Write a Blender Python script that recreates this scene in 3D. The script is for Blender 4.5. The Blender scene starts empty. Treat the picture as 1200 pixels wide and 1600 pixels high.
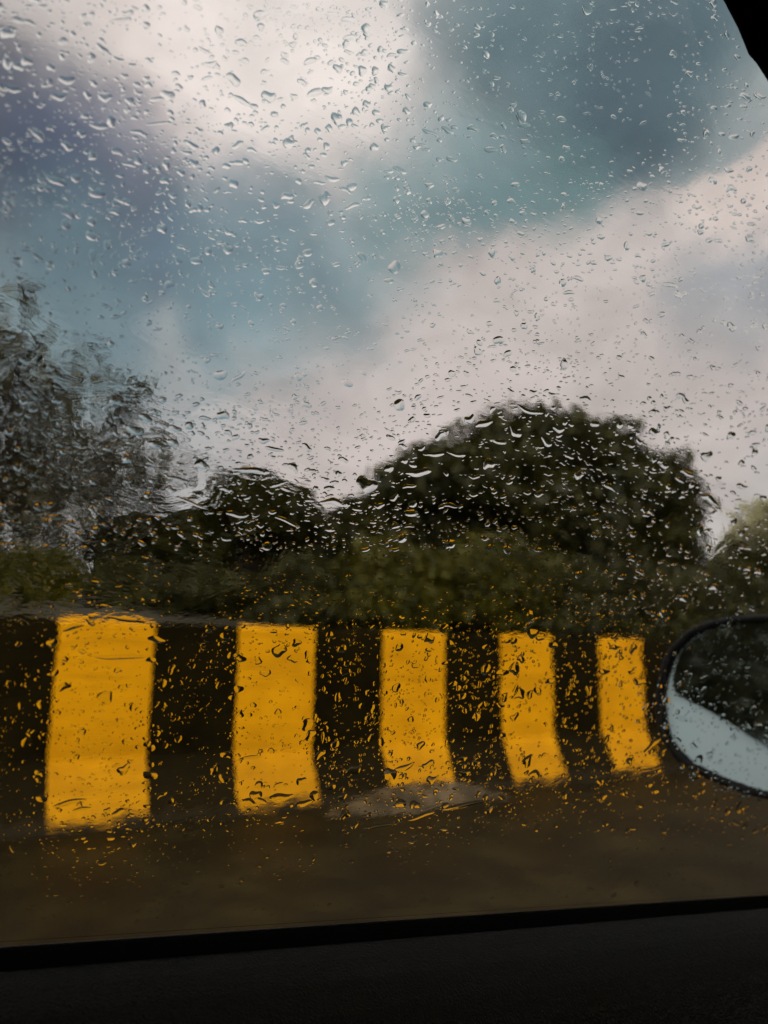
import bpy, bmesh, math, random
import numpy as np
from math import sin, cos, tan, radians, pi, sqrt
from mathutils import Vector, Matrix

random.seed(7); rng = np.random.default_rng(7)
sc = bpy.context.scene
COL = sc.collection
HC = 0.95                                   # height of the phone above the road

# ------------------------------------------------------------------ camera axes (photo is 1200 x 1600, f = 1200 px)
phi, pit, rol = radians(58.8), radians(10.4), radians(0.86)
fh = np.array([cos(phi), sin(phi), 0]); r0 = np.array([sin(phi), -cos(phi), 0]); up = np.array([0, 0, 1.])
cf = fh*cos(pit) + up*sin(pit); u0 = up*cos(pit) - fh*sin(pit)
cr = r0*cos(rol) + u0*sin(rol); cu = u0*cos(rol) - r0*sin(rol)
F = 1200.0
EYE = np.array([0, 0, HC])
def ray(x, y): return cf + cr*(x-600)/F - cu*(y-800)/F
def proj(p):
    v = np.asarray(p, float) - EYE; z = v @ cf
    return 600 + F*(v @ cr)/z, 800 - F*(v @ cu)/z
def onplane(x, y, n, p0):
    d = ray(x, y); return EYE + d*(((np.asarray(p0)-EYE) @ n)/(d @ n))
def atdist(x, y, D):
    d = ray(x, y); return EYE + d*(D/np.hypot(d[0], d[1]))

# ------------------------------------------------------------------ helpers
def tag(o, label=None, cat=None, group=None, kind=None):
    if label: o['label'] = label
    if cat: o['category'] = cat
    if group: o['group'] = group
    if kind: o['kind'] = kind
    return o
def link(name, me, mat, parent=None):
    for m in (mat if isinstance(mat, (list, tuple)) else [mat]): me.materials.append(m)
    o = bpy.data.objects.new(name, me); COL.objects.link(o)
    if parent is not None: o.parent = parent
    return o
def mesh(name, verts, faces, mat, parent=None, smooth=False, midx=None):
    me = bpy.data.meshes.new(name)
    me.from_pydata([tuple(map(float, v)) for v in verts], [], faces); me.validate(); me.update()
    if smooth: me.polygons.foreach_set('use_smooth', [True]*len(me.polygons))
    o = link(name, me, mat, parent)
    if midx is not None: me.polygons.foreach_set('material_index', midx)
    return o
def fast_mesh(name, V, loops, starts, totals, mat, parent=None, smooth=True):
    me = bpy.data.meshes.new(name)
    me.vertices.add(len(V)); me.vertices.foreach_set('co', np.asarray(V, np.float32).ravel())
    me.loops.add(len(loops)); me.loops.foreach_set('vertex_index', np.asarray(loops, np.int32))
    me.polygons.add(len(starts))
    me.polygons.foreach_set('loop_start', np.asarray(starts, np.int32))
    me.polygons.foreach_set('loop_total', np.asarray(totals, np.int32))
    if smooth: me.polygons.foreach_set('use_smooth', np.ones(len(starts), bool))
    me.update(calc_edges=True); me.validate()
    return link(name, me, mat, parent)
def empty(name, loc=(0, 0, 0)):
    o = bpy.data.objects.new(name, None); o.location = loc; COL.objects.link(o); return o
def bm_obj(name, bm, mat, parent=None, smooth=False):
    bmesh.ops.recalc_face_normals(bm, faces=bm.faces)
    me = bpy.data.meshes.new(name); bm.to_mesh(me); bm.free()
    if smooth: me.polygons.foreach_set('use_smooth', [True]*len(me.polygons))
    return link(name, me, mat, parent)
def rbox(name, lo, hi, mat, parent=None, bev=0.01, seg=2):
    bm = bmesh.new()
    bmesh.ops.create_cube(bm, size=1)
    for v in bm.verts:
        for i in range(3): v.co[i] = lo[i] + (v.co[i]+.5)*(hi[i]-lo[i])
    if bev: bmesh.ops.bevel(bm, geom=bm.edges[:], offset=bev, segments=seg, affect='EDGES', profile=.5)
    return bm_obj(name, bm, mat, parent)

# ------------------------------------------------------------------ materials
def nmat(name):
    m = bpy.data.materials.new(name); m.use_nodes = True
    nt = m.node_tree; nt.nodes.clear()
    out = nt.nodes.new('ShaderNodeOutputMaterial')
    return m, nt, out
def N(nt, t, **kw):
    n = nt.nodes.new(t)
    for k, v in kw.items():
        if k.startswith('i_'):
            n.inputs[k[2:].replace('_', ' ')].default_value = v
        else: setattr(n, k, v)
    return n
def L(nt, a, b): nt.links.new(a, b)
def rgb(c): return (c[0], c[1], c[2], 1)
def ramp(nt, stops, fac):
    n = nt.nodes.new('ShaderNodeValToRGB'); cr_ = n.color_ramp
    while len(cr_.elements) < len(stops): cr_.elements.new(.5)
    for e, (p, c) in zip(cr_.elements, stops): e.position = p; e.color = rgb(c)
    L(nt, fac, n.inputs['Fac']); return n.outputs['Color']
def pbr(name, col, rough=.5, spec=.5, noise=None, bump=None, coat=0):
    """col: colour or (dark, light) pair varied by noise=(scale, detail); bump=(scale, strength, dist)"""
    m, nt, out = nmat(name)
    b = N(nt, 'ShaderNodeBsdfPrincipled'); L(nt, b.outputs[0], out.inputs[0])
    b.inputs['Roughness'].default_value = rough; b.inputs['Specular IOR Level'].default_value = spec
    b.inputs['Coat Weight'].default_value = coat
    tc = N(nt, 'ShaderNodeTexCoord')
    if noise:
        n = N(nt, 'ShaderNodeTexNoise'); n.inputs['Scale'].default_value = noise[0]; n.inputs['Detail'].default_value = noise[1]
        n.inputs['Roughness'].default_value = .62
        L(nt, tc.outputs['Object'], n.inputs['Vector'])
        k = len(col)
        L(nt, ramp(nt, [(.3 + .4*i/(k-1), c) for i, c in enumerate(col)], n.outputs['Fac']), b.inputs['Base Color'])
    else: b.inputs['Base Color'].default_value = rgb(col)
    if bump:
        n = N(nt, 'ShaderNodeTexNoise'); n.inputs['Scale'].default_value = bump[0]; n.inputs['Detail'].default_value = 6
        L(nt, tc.outputs['Object'], n.inputs['Vector'])
        bp = N(nt, 'ShaderNodeBump'); bp.inputs['Strength'].default_value = bump[1]; bp.inputs['Distance'].default_value = bump[2]
        L(nt, n.outputs['Fac'], bp.inputs['Height']); L(nt, bp.outputs[0], b.inputs['Normal'])
    return m

def paint_mat(name, c0, c1, spec, rough, wear):
    """painted concrete: faint horizontal board marks, blotches, chips down to the concrete near the toe"""
    m, nt, out = nmat(name)
    b = N(nt, 'ShaderNodeBsdfPrincipled'); L(nt, b.outputs[0], out.inputs[0])
    tc = N(nt, 'ShaderNodeTexCoord')
    n1 = N(nt, 'ShaderNodeTexNoise'); n1.inputs['Scale'].default_value = 3.2; n1.inputs['Detail'].default_value = 7; n1.inputs['Roughness'].default_value = .65
    L(nt, tc.outputs['Object'], n1.inputs['Vector'])
    base = ramp(nt, [(.3, c0), (.68, c1)], n1.outputs['Fac'])
    mp = N(nt, 'ShaderNodeMapping'); mp.inputs['Scale'].default_value = (1.2, 1.2, 22); L(nt, tc.outputs['Object'], mp.inputs['Vector'])
    n2 = N(nt, 'ShaderNodeTexNoise'); n2.inputs['Scale'].default_value = 1.6; n2.inputs['Detail'].default_value = 4
    L(nt, mp.outputs[0], n2.inputs['Vector'])
    mx = N(nt, 'ShaderNodeMix', data_type='RGBA', blend_type='MULTIPLY'); mx.inputs['Factor'].default_value = .3
    L(nt, base, mx.inputs['A']); L(nt, ramp(nt, [(.34, (.35,)*3), (.55, (1,)*3)], n2.outputs['Fac']), mx.inputs['B'])
    n4 = N(nt, 'ShaderNodeTexNoise'); n4.inputs['Scale'].default_value = 26; n4.inputs['Detail'].default_value = 9; n4.inputs['Roughness'].default_value = .75; n4.inputs['Distortion'].default_value = .6
    L(nt, tc.outputs['Object'], n4.inputs['Vector'])
    chip = N(nt, 'ShaderNodeMapRange'); chip.inputs['From Min'].default_value = .63; chip.inputs['From Max'].default_value = .67; chip.inputs['To Max'].default_value = wear; L(nt, n4.outputs['Fac'], chip.inputs['Value'])
    cm = N(nt, 'ShaderNodeMix', data_type='RGBA'); L(nt, chip.outputs[0], cm.inputs['Factor']); L(nt, mx.outputs['Result'], cm.inputs['A']); cm.inputs['B'].default_value = rgb((.16, .12, .07))
    mx = cm
    # dirt splashed up from the road, chips, and painted dimming of the toe
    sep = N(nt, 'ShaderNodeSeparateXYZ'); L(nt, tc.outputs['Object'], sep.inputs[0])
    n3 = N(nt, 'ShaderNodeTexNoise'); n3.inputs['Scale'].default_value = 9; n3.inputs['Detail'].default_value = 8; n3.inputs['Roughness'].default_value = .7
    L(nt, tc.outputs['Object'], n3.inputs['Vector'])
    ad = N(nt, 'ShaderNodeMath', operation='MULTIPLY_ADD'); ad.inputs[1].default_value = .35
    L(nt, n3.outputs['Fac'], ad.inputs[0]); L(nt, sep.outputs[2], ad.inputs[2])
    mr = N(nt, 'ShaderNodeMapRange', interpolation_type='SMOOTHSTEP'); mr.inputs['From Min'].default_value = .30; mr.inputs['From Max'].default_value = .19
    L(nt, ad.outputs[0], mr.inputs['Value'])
    m5 = N(nt, 'ShaderNodeMapRange', interpolation_type='SMOOTHSTEP'); m5.inputs['From Min'].default_value = .62; m5.inputs['From Max'].default_value = .36; m5.inputs['To Max'].default_value = .26  # wider darkening in the colour, tones down the sky-lit toe slope
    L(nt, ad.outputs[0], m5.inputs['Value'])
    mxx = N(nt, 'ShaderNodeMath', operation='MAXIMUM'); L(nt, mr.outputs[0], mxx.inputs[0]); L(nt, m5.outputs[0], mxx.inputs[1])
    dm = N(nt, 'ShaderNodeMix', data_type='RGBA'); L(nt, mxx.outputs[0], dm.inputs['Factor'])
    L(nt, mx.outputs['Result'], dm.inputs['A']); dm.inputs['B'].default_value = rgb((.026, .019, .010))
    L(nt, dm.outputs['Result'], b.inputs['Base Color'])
    b.inputs['Roughness'].default_value = rough; b.inputs['Specular IOR Level'].default_value = spec
    bp = N(nt, 'ShaderNodeBump'); bp.inputs['Strength'].default_value = .35; bp.inputs['Distance'].default_value = .006
    L(nt, n3.outputs['Fac'], bp.inputs['Height']); L(nt, bp.outputs[0], b.inputs['Normal'])
    return m

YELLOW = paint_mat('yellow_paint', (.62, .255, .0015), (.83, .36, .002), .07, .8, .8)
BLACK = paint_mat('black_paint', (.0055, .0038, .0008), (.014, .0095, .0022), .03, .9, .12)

def foliage_mat(name, dark, light, hue=.0):
    m, nt, out = nmat(name)
    b = N(nt, 'ShaderNodeBsdfPrincipled')
    b.inputs['Roughness'].default_value = .55; b.inputs['Specular IOR Level'].default_value = .25
    g = N(nt, 'ShaderNodeNewGeometry'); tc = N(nt, 'ShaderNodeTexCoord')
    n = N(nt, 'ShaderNodeTexNoise'); n.inputs['Scale'].default_value = .9; n.inputs['Detail'].default_value = 3
    L(nt, tc.outputs['Object'], n.inputs['Vector'])
    ad = N(nt, 'ShaderNodeMath', operation='MULTIPLY_ADD'); ad.inputs[1].default_value = .45
    L(nt, g.outputs['Random Per Island'], ad.inputs[0]); L(nt, n.outputs['Fac'], ad.inputs[2])
    col = ramp(nt, [(.35, dark), (.95, light)], ad.outputs[0])
    L(nt, col, b.inputs['Base Color'])
    t = N(nt, 'ShaderNodeBsdfTranslucent'); L(nt, col, t.inputs[0])
    mx = N(nt, 'ShaderNodeMixShader'); mx.inputs[0].default_value = .2
    L(nt, b.outputs[0], mx.inputs[1]); L(nt, t.outputs[0], mx.inputs[2]); L(nt, mx.outputs[0], out.inputs[0])
    return m
LEAF_DARK = foliage_mat('leaf_dark', (.008, .008, .0013), (.055, .051, .006))
LEAF_GREY = foliage_mat('leaf_grey', (.018, .016, .006), (.070, .062, .028))
LEAF_OLIVE = foliage_mat('leaf_olive', (.016, .016, .001), (.095, .084, .004))
LEAF_HAZE_TINT = foliage_mat('leaf_haze_tint', (.22, .21, .12), (.42, .38, .22))  # leaf colour lightened to stand in for distance haze
BARK = pbr('bark', ((.02, .015, .01), (.07, .05, .035)), .85, .2, (6, 6), (14, .8, .02))

ASPHALT = pbr('wet_asphalt', ((.0062, .0044, .0012), (.0145, .0103, .0030), (.029, .0208, .007)), .6, .07, (2.2, 9), (120, .5, .004))
VERGE = pbr('verge_soil', ((.018, .015, .006), (.03, .024, .012), (.05, .04, .027)), .8, .2, (.8, 7), (6, .6, .05))
SILT = pbr('wet_silt', ((.010, .0075, .0035), (.055, .038, .018), (.21, .14, .075)), .6, .15, (5, 8), (25, .5, .01))
FIELD = pbr('far_ground', ((.03, .035, .01), (.06, .06, .02)), .9, .1, (.05, 6))

WHITE_CAR = pbr('white_car_paint', (.70, .72, .72), .3, .5, coat=.5)
PALE_SHELL = pbr('pale_mirror_shell', ((.62, .79, .84), (.70, .84, .88)), .35, .5, (14, 4), coat=.3)
RUBBER = pbr('black_rubber', (.0012, .0011, .0009), .85, .02)
GLOSSBLACK = pbr('black_plastic', ((.005, .0045, .004), (.008, .007, .006)), .6, .2, (60, 3), (300, .15, .001))
HEADLINER = pbr('pillar_cloth', ((.20, .165, .15), (.25, .21, .19)), .9, .1, (90, 4), (700, .3, .0008))
CARPET = pbr('cabin_carpet', (.01, .01, .01), .95, .1)

def leather():
    m, nt, out = nmat('grained_vinyl')
    b = N(nt, 'ShaderNodeBsdfPrincipled'); L(nt, b.outputs[0], out.inputs[0])
    b.inputs['Base Color'].default_value = rgb((.0011, .00095, .0006)); b.inputs['Roughness'].default_value = .5
    b.inputs['Specular IOR Level'].default_value = .065; b.inputs['Specular Tint'].default_value = rgb((1, .88, .62))
    tc = N(nt, 'ShaderNodeTexCoord')
    nz = N(nt, 'ShaderNodeTexNoise'); nz.inputs['Scale'].default_value = 120; L(nt, tc.outputs['Object'], nz.inputs['Vector'])
    mixv = N(nt, 'ShaderNodeMix', data_type='RGBA', blend_type='LINEAR_LIGHT'); mixv.inputs['Factor'].default_value = .004
    L(nt, tc.outputs['Object'], mixv.inputs['A']); L(nt, nz.outputs['Color'], mixv.inputs['B'])
    v = N(nt, 'ShaderNodeTexVoronoi', feature='DISTANCE_TO_EDGE'); v.inputs['Scale'].default_value = 420
    L(nt, mixv.outputs['Result'], v.inputs['Vector'])
    mr = N(nt, 'ShaderNodeMapRange'); mr.inputs['From Max'].default_value = .25; L(nt, v.outputs['Distance'], mr.inputs['Value'])
    bp = N(nt, 'ShaderNodeBump'); bp.inputs['Strength'].default_value = .7; bp.inputs['Distance'].default_value = .0007
    L(nt, mr.outputs[0], bp.inputs['Height']); L(nt, bp.outputs[0], b.inputs['Normal'])
    return m
VINYL = leather()

def glass_pane(name, tint=(.93, .95, .94), refl=.015):
    m, nt, out = nmat(name)
    t = N(nt, 'ShaderNodeBsdfTransparent'); t.inputs[0].default_value = rgb(tint)
    g = N(nt, 'ShaderNodeBsdfGlossy'); g.inputs['Roughness'].default_value = .0
    fr = N(nt, 'ShaderNodeFresnel'); fr.inputs[0].default_value = 1.45
    ml = N(nt, 'ShaderNodeMath', operation='MULTIPLY'); ml.inputs[1].default_value = refl; L(nt, fr.outputs[0], ml.inputs[0])
    mx = N(nt, 'ShaderNodeMixShader'); L(nt, ml.outputs[0], mx.inputs[0]); L(nt, t.outputs[0], mx.inputs[1]); L(nt, g.outputs[0], mx.inputs[2])
    L(nt, mx.outputs[0], out.inputs[0]); return m
PANE = glass_pane('window_pane_glass')
def water(name):
    m, nt, out = nmat(name)
    g = N(nt, 'ShaderNodeBsdfGlass'); g.inputs['IOR'].default_value = 1.33; g.inputs['Roughness'].default_value = 0
    g.inputs['Color'].default_value = rgb((.97, .985, .985))
    L(nt, g.outputs[0], out.inputs[0]); return m
WATER = water('rain_water')
def mirror_mat():
    m, nt, out = nmat('tinted_mirror')
    g = N(nt, 'ShaderNodeBsdfGlossy'); g.inputs['Roughness'].default_value = .03; g.inputs['Color'].default_value = rgb((.74, .88, .88))
    L(nt, g.outputs[0], out.inputs[0]); return m
MIRROR = mirror_mat()

# ------------------------------------------------------------------ window plane
TILT = radians(18)
PO = np.array([0, .38, HC]); PX = np.array([1., 0, 0]); PV = np.array([0, -sin(TILT), cos(TILT)]); PN = np.array([0, cos(TILT), sin(TILT)])
def P(x, w, h=0.): return PO + PX*x + PV*w + PN*h
def px2w(px, py):
    p = onplane(px, py, PN, PO) - PO
    return p[0], p @ PV
def zw(z): return z/cos(TILT)                # height above the eye -> distance along the pane
def sill(x): return -.1293 - .1105*x          # belt line, relative to the eye

# ================================================================== WORLD
w = bpy.data.worlds.new('World'); sc.world = w; w.use_nodes = True
nt = w.node_tree; nt.nodes.clear()
wo = N(nt, 'ShaderNodeOutputWorld'); bg = N(nt, 'ShaderNodeBackground'); L(nt, bg.outputs[0], wo.inputs[0])
SUN_AZ = radians(-128); SUN_EL = radians(46)        # behind the car, over the right shoulder
sky = N(nt, 'ShaderNodeTexSky', sky_type='NISHITA'); sky.sun_disc = False
sky.sun_elevation = SUN_EL; sky.sun_rotation = radians(90) - SUN_AZ
sky.air_density = 1.5; sky.dust_density = 3
tc = N(nt, 'ShaderNodeTexCoord')
GEN = tc.outputs['Generated']
def vadd(a, b, op='ADD'):
    n = N(nt, 'ShaderNodeVectorMath', operation=op)
    for i, s in enumerate((a, b)):
        if hasattr(s, 'is_linked') or hasattr(s, 'links'): L(nt, s, n.inputs[i])
        else: n.inputs[i].default_value = s
    return n
def mth(op, a, b=None, c=None, clamp=False):
    n = N(nt, 'ShaderNodeMath', operation=op); n.use_clamp = clamp
    for i, s in enumerate((a, b, c)):
        if s is None: continue
        if isinstance(s, (int, float)): n.inputs[i].default_value = s
        else: L(nt, s, n.inputs[i])
    return n.outputs[0]
def wnoise(scale, detail, rough=.55, dist=0., stretch=None):
    n = N(nt, 'ShaderNodeTexNoise'); n.inputs['Scale'].default_value = scale; n.inputs['Detail'].default_value = detail
    n.inputs['Roughness'].default_value = rough; n.inputs['Distortion'].default_value = dist
    src = GEN
    if stretch:
        mp = N(nt, 'ShaderNodeMapping'); mp.inputs['Scale'].default_value = stretch; L(nt, GEN, mp.inputs['Vector']); src = mp.outputs[0]
    L(nt, src, n.inputs['Vector']); return n
wn = wnoise(2.6, 7, .6, .3)
off = vadd(wn.outputs['Color'], (.5, .5, .5), 'SUBTRACT')
sc_ = N(nt, 'ShaderNodeVectorMath', operation='SCALE'); sc_.inputs['Scale'].default_value = .30; L(nt, off.outputs[0], sc_.inputs[0])
dn = N(nt, 'ShaderNodeVectorMath', operation='NORMALIZE'); L(nt, vadd(GEN, sc_.outputs[0]).outputs[0], dn.inputs[0])
DIR = dn.outputs[0]
def lin(c): return tuple(((v/255)/12.92 if v/255 <= .04045 else ((v/255+.055)/1.055)**2.4) for v in c)
KNOTS = [   # (pixel of the photo, sRGB there, sharpness)
    ((390, 40), (236, 216, 212), 70), ((250, 60), (222, 206, 202), 60), ((420, 190), (205, 194, 192), 70), ((600, 200), (176, 174, 176), 60),
    ((90, 60), (190, 180, 178), 60), ((0, 230), (84, 84, 92), 70), ((120, 320), (92, 102, 116), 80), ((260, 350), (104, 118, 134), 80),
    ((60, 440), (112, 130, 136), 60), ((320, 470), (128, 153, 158), 70), ((560, 400), (128, 152, 156), 70), ((700, 90), (100, 124, 130), 60),
    ((760, 260), (112, 138, 142), 60), ((960, 140), (78, 98, 108), 80), ((1090, 60), (98, 120, 126), 60), ((900, 280), (106, 130, 134), 70),
    ((600, 600), (206, 189, 186), 40), ((300, 620), (190, 179, 179), 45), ((860, 560), (206, 190, 185), 40), ((1180, 600), (172, 168, 170), 40),
    ((100, 620), (160, 165, 168), 40), ((600, 800), (212, 195, 191), 40), ((1160, 760), (190, 180, 178), 40), ((0, 800), (190, 184, 184), 40)]
FAR = [  # the rest of the sky, outside the frame
    ((0, 0, 1), (205, 200, 198), 6), ((-.7, -.5, .5), (250, 240, 230), 5), ((.5, -.75, .45), (240, 232, 226), 5), ((-.9, .35, .25), (195, 198, 200), 9),
    ((1, .1, .2), (190, 185, 184), 8), ((0, -1, .1), (215, 208, 204), 5), ((-1, -.2, .1), (225, 225, 226), 7)]
w2 = wnoise(8.5, 8, .62, .3)
off2 = vadd(w2.outputs['Color'], (.5, .5, .5), 'SUBTRACT')
sc2 = N(nt, 'ShaderNodeVectorMath', operation='SCALE'); sc2.inputs['Scale'].default_value = .12; L(nt, off2.outputs[0], sc2.inputs[0])
dn2 = N(nt, 'ShaderNodeVectorMath', operation='NORMALIZE'); L(nt, vadd(GEN, sc2.outputs[0]).outputs[0], dn2.inputs[0])
DIR2 = dn2.outputs[0]
num = None; den = None
def add_knot(d, c, k, boost=1.):
    global num, den
    d = np.asarray(d, float); d = d/np.linalg.norm(d)
    dt = N(nt, 'ShaderNodeVectorMath', operation='DOT_PRODUCT'); L(nt, DIR, dt.inputs[0]); dt.inputs[1].default_value = tuple(d)
    e = mth('POWER', 2.71828, mth('MULTIPLY_ADD', dt.outputs['Value'], k, -k))
    s = N(nt, 'ShaderNodeVectorMath', operation='SCALE'); s.inputs[0].default_value = tuple(v*boost for v in lin(c)); L(nt, e, s.inputs['Scale'])
    if num is None: num, den = s.outputs[0], e
    else: num = vadd(num, s.outputs[0]).outputs[0]; den = mth('ADD', den, e)
for (px, c, k) in KNOTS: add_knot(ray(*px), c, k*2.0)
for (d, c, k) in FAR: add_knot(d, c, k, 1.35)
inv = mth('DIVIDE', 1., mth('MAXIMUM', den, 1e-6))
cs = N(nt, 'ShaderNodeVectorMath', operation='SCALE'); L(nt, num, cs.inputs[0]); L(nt, inv, cs.inputs['Scale'])
CLOUD = cs.outputs[0]
# the bright bank of cloud whose edge runs from the upper right down to the left
def bank(pa, pb, width, color, col_in, lo_hi, limit=None):
    n = np.cross(ray(*pa), ray(*pb)); n /= np.linalg.norm(n)
    if n[2] > 0: n = -n                          # positive side = below the edge
    dt = N(nt, 'ShaderNodeVectorMath', operation='DOT_PRODUCT'); L(nt, DIR2, dt.inputs[0]); dt.inputs[1].default_value = tuple(n)
    mr = N(nt, 'ShaderNodeMapRange', interpolation_type='SMOOTHSTEP'); mr.inputs['From Min'].default_value = -width; mr.inputs['From Max'].default_value = width
    L(nt, dt.outputs['Value'], mr.inputs['Value']); f = mr.outputs[0]
    c = ray(*limit[0]); c = c/np.linalg.norm(c)
    d2 = N(nt, 'ShaderNodeVectorMath', operation='DOT_PRODUCT'); L(nt, DIR2, d2.inputs[0]); d2.inputs[1].default_value = tuple(c)
    m2 = N(nt, 'ShaderNodeMapRange', interpolation_type='SMOOTHSTEP'); m2.inputs['From Min'].default_value = limit[1]; m2.inputs['From Max'].default_value = limit[2]
    L(nt, d2.outputs['Value'], m2.inputs['Value'])
    f = mth('MULTIPLY', mth('MULTIPLY', f, m2.outputs[0]), lo_hi)
    mx = N(nt, 'ShaderNodeMix', data_type='RGBA'); L(nt, f, mx.inputs['Factor']); L(nt, col_in, mx.inputs['A']); mx.inputs['B'].default_value = rgb(lin(color))
    return mx.outputs['Result']
def puff(px, rpx, inner, color, amt):
    global CLOUD
    c = ray(*px); c = c/np.linalg.norm(c); a = math.atan(rpx/F/np.linalg.norm(ray(*px)))
    d2 = N(nt, 'ShaderNodeVectorMath', operation='DOT_PRODUCT'); L(nt, DIR, d2.inputs[0]); d2.inputs[1].default_value = tuple(c)
    m2 = N(nt, 'ShaderNodeMapRange', interpolation_type='SMOOTHSTEP'); m2.inputs['From Min'].default_value = cos(a); m2.inputs['From Max'].default_value = cos(a*inner)
    m2.inputs['To Max'].default_value = amt; L(nt, d2.outputs['Value'], m2.inputs['Value'])
    mx = N(nt, 'ShaderNodeMix', data_type='RGBA'); L(nt, m2.outputs[0], mx.inputs['Factor']); L(nt, CLOUD, mx.inputs['A']); mx.inputs['B'].default_value = rgb(lin(color))
    CLOUD = mx.outputs['Result']
puff((350, 30), 470, .0, (250, 230, 224), .62)
puff((400, 20), 230, .0, (255, 240, 236), .6)
puff((60, 90), 150, .0, (188, 178, 176), .55)
puff((10, 240), 190, .0, (74, 74, 84), .75)
puff((170, 345), 230, .0, (80, 90, 114), .75)
puff((350, 370), 180, .0, (98, 118, 134), .7)
puff((950, 140), 200, .0, (72, 90, 102), .75)
puff((1110, 40), 140, .0, (86, 106, 114), .6)
puff((760, 40), 170, .0, (88, 112, 120), .55)
puff((860, 290), 150, .1, (104, 132, 134), .6)
puff((650, 300), 170, .0, (112, 140, 145), .75)
puff((450, 430), 210, .0, (114, 138, 146), .65)
puff((110, 480), 190, .0, (112, 136, 143), .6)
CLOUD = bank((1100, 322), (640, 386), .034, (206, 190, 186), CLOUD, .9, ((930, 560), .955, .985))
puff((1150, 440), 170, .0, (140, 147, 156), .7)
puff((1010, 560), 150, .0, (196, 183, 180), .4)
CLOUD = bank((1215, 180), (1045, 315), .010, (224, 205, 199), CLOUD, .95, ((1160, 285), .9945, .9988))
dtl = wnoise(6.5, 9, .6, .5, (1, 1, 1.8))
mrd = N(nt, 'ShaderNodeMapRange'); mrd.inputs['From Min'].default_value = .25; mrd.inputs['From Max'].default_value = .75
mrd.inputs['To Min'].default_value = .77; mrd.inputs['To Max'].default_value = 1.23; L(nt, dtl.outputs['Fac'], mrd.inputs['Value'])
SKYGAIN = 10.7
cg = N(nt, 'ShaderNodeVectorMath', operation='SCALE'); L(nt, CLOUD, cg.inputs[0]); L(nt, mth('MULTIPLY', mrd.outputs[0], SKYGAIN), cg.inputs['Scale'])
mxs = N(nt, 'ShaderNodeMix', data_type='RGBA'); mxs.inputs['Factor'].default_value = .96
L(nt, sky.outputs[0], mxs.inputs['A']); L(nt, cg.outputs[0], mxs.inputs['B'])
L(nt, mxs.outputs['Result'], bg.inputs[0]); bg.inputs[1].default_value = .1

sl = bpy.data.lights.new('sun', 'SUN'); sl.energy = 1.5; sl.angle = radians(20); sl.color = (1, .93, .82)
so = bpy.data.objects.new('sun', sl); COL.objects.link(so)
sd = Vector((cos(SUN_AZ)*cos(SUN_EL), sin(SUN_AZ)*cos(SUN_EL), sin(SUN_EL)))
so.rotation_euler = sd.to_track_quat('Z', 'Y').to_euler()

# ================================================================== GROUND
G = 400
tag(mesh('far_ground', [(-G, -G, -.05), (G, -G, -.05), (G, G, -.05), (-G, G, -.05)], [(0, 1, 2, 3)], FIELD), kind='structure')
nx = 60; xs = np.linspace(-60, 90, nx)
tag(mesh('road', [(-60, -9, 0), (90, -9, 0), (90, 4.75, 0), (-60, 4.75, 0)], [(0, 1, 2, 3)], ASPHALT), kind='structure')
# planted bank rising behind the barrier
vy = [4.72, 5.2, 6.4, 8, 10, 14, 20, 30]; vz = [-.02, .3, .75, 1.2, 1.43, 1.5, 1.6, 1.5]
V = []; Fc = []
for i, x in enumerate(xs):
    for y, z in zip(vy, vz): V.append((x, y + random.uniform(-.1, .1)*(y > 5), z + random.uniform(-.05, .05)*(y > 6)))
nv = len(vy)
for i in range(nx-1):
    for j in range(nv-1): Fc.append((i*nv+j, (i+1)*nv+j, (i+1)*nv+j+1, i*nv+j+1))
tag(mesh('verge', V, Fc, VERGE, smooth=True), kind='structure')

# silt washed up at the toe of the barrier
def silt(cx, cy, rx, ry, hgt, name):
    V = [(cx, cy, hgt)]; Fc = []; S = 40; R = 6
    ph = [random.uniform(0, 6.28) for _ in range(5)]
    for k in range(1, R+1):
        for s in range(S):
            a = 2*pi*s/S; q = k/R
            m_ = 1 + .26*sin(2*a+ph[0]) + .18*sin(3*a+ph[1]) + .08*sin(5*a+ph[2]) + .09*sin(9*a+ph[3]) + .06*sin(14*a+ph[1])
            V.append((cx+rx*q*m_*cos(a), cy+ry*q*m_*sin(a), .003 + hgt*(1-q*q)*(1+.15*sin(7*a+ph[4]))))
    for s in range(S): Fc.append((0, 1+s, 1+(s+1) % S))
    for k in range(R-1):
        for s in range(S): a = 1+k*S+s; b = 1+k*S+(s+1) % S; Fc.append((a, a+S, b+S, b))
    return tag(mesh(name, V, Fc, SILT, smooth=True), kind='stuff')
tag(silt(2.98, 4.34, .60, .25, .11, 'silt'), 'pale brown patch of wet silt washed against the foot of the barrier', 'silt')

# ================================================================== BARRIER
YW = 4.6; TOP = HC + .152
prof = [(YW-.155, -.03), (YW-.147, .03), (YW-.004, .335), (YW, .36), (YW, TOP-.02), (YW+.012, TOP), (YW+.188, TOP), (YW+.2, TOP-.02),
        (YW+.2, .36), (YW+.204, .335), (YW+.347, .03), (YW+.355, -.03)]
bar = tag(empty('barrier', (0.7, YW+.1, 0)), 'long concrete road barrier painted in yellow and black bands beyond the wet road', 'barrier')
PIT = .5235
def section(i):
    x0, x1 = .70 + i*PIT, .70 + (i+1)*PIT
    jit = [random.uniform(-.006, .006) for _ in range(4)]
    V = []; n = len(prof)
    for x in (x0, x1):
        for (y, z) in prof: V.append((x - .70, y - (YW+.1), z))
    Fc = [(a, a+1, a+1+n, a+n) for a in range(n-1)]
    if i == -46: Fc.append(tuple(range(n-1, -1, -1)))
    if i == 49: Fc.append(tuple(range(n, 2*n)))
    y = i % 2 == 0
    return mesh('yellow_band' if y else 'black_band', V, Fc, YELLOW if y else BLACK, bar)
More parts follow.
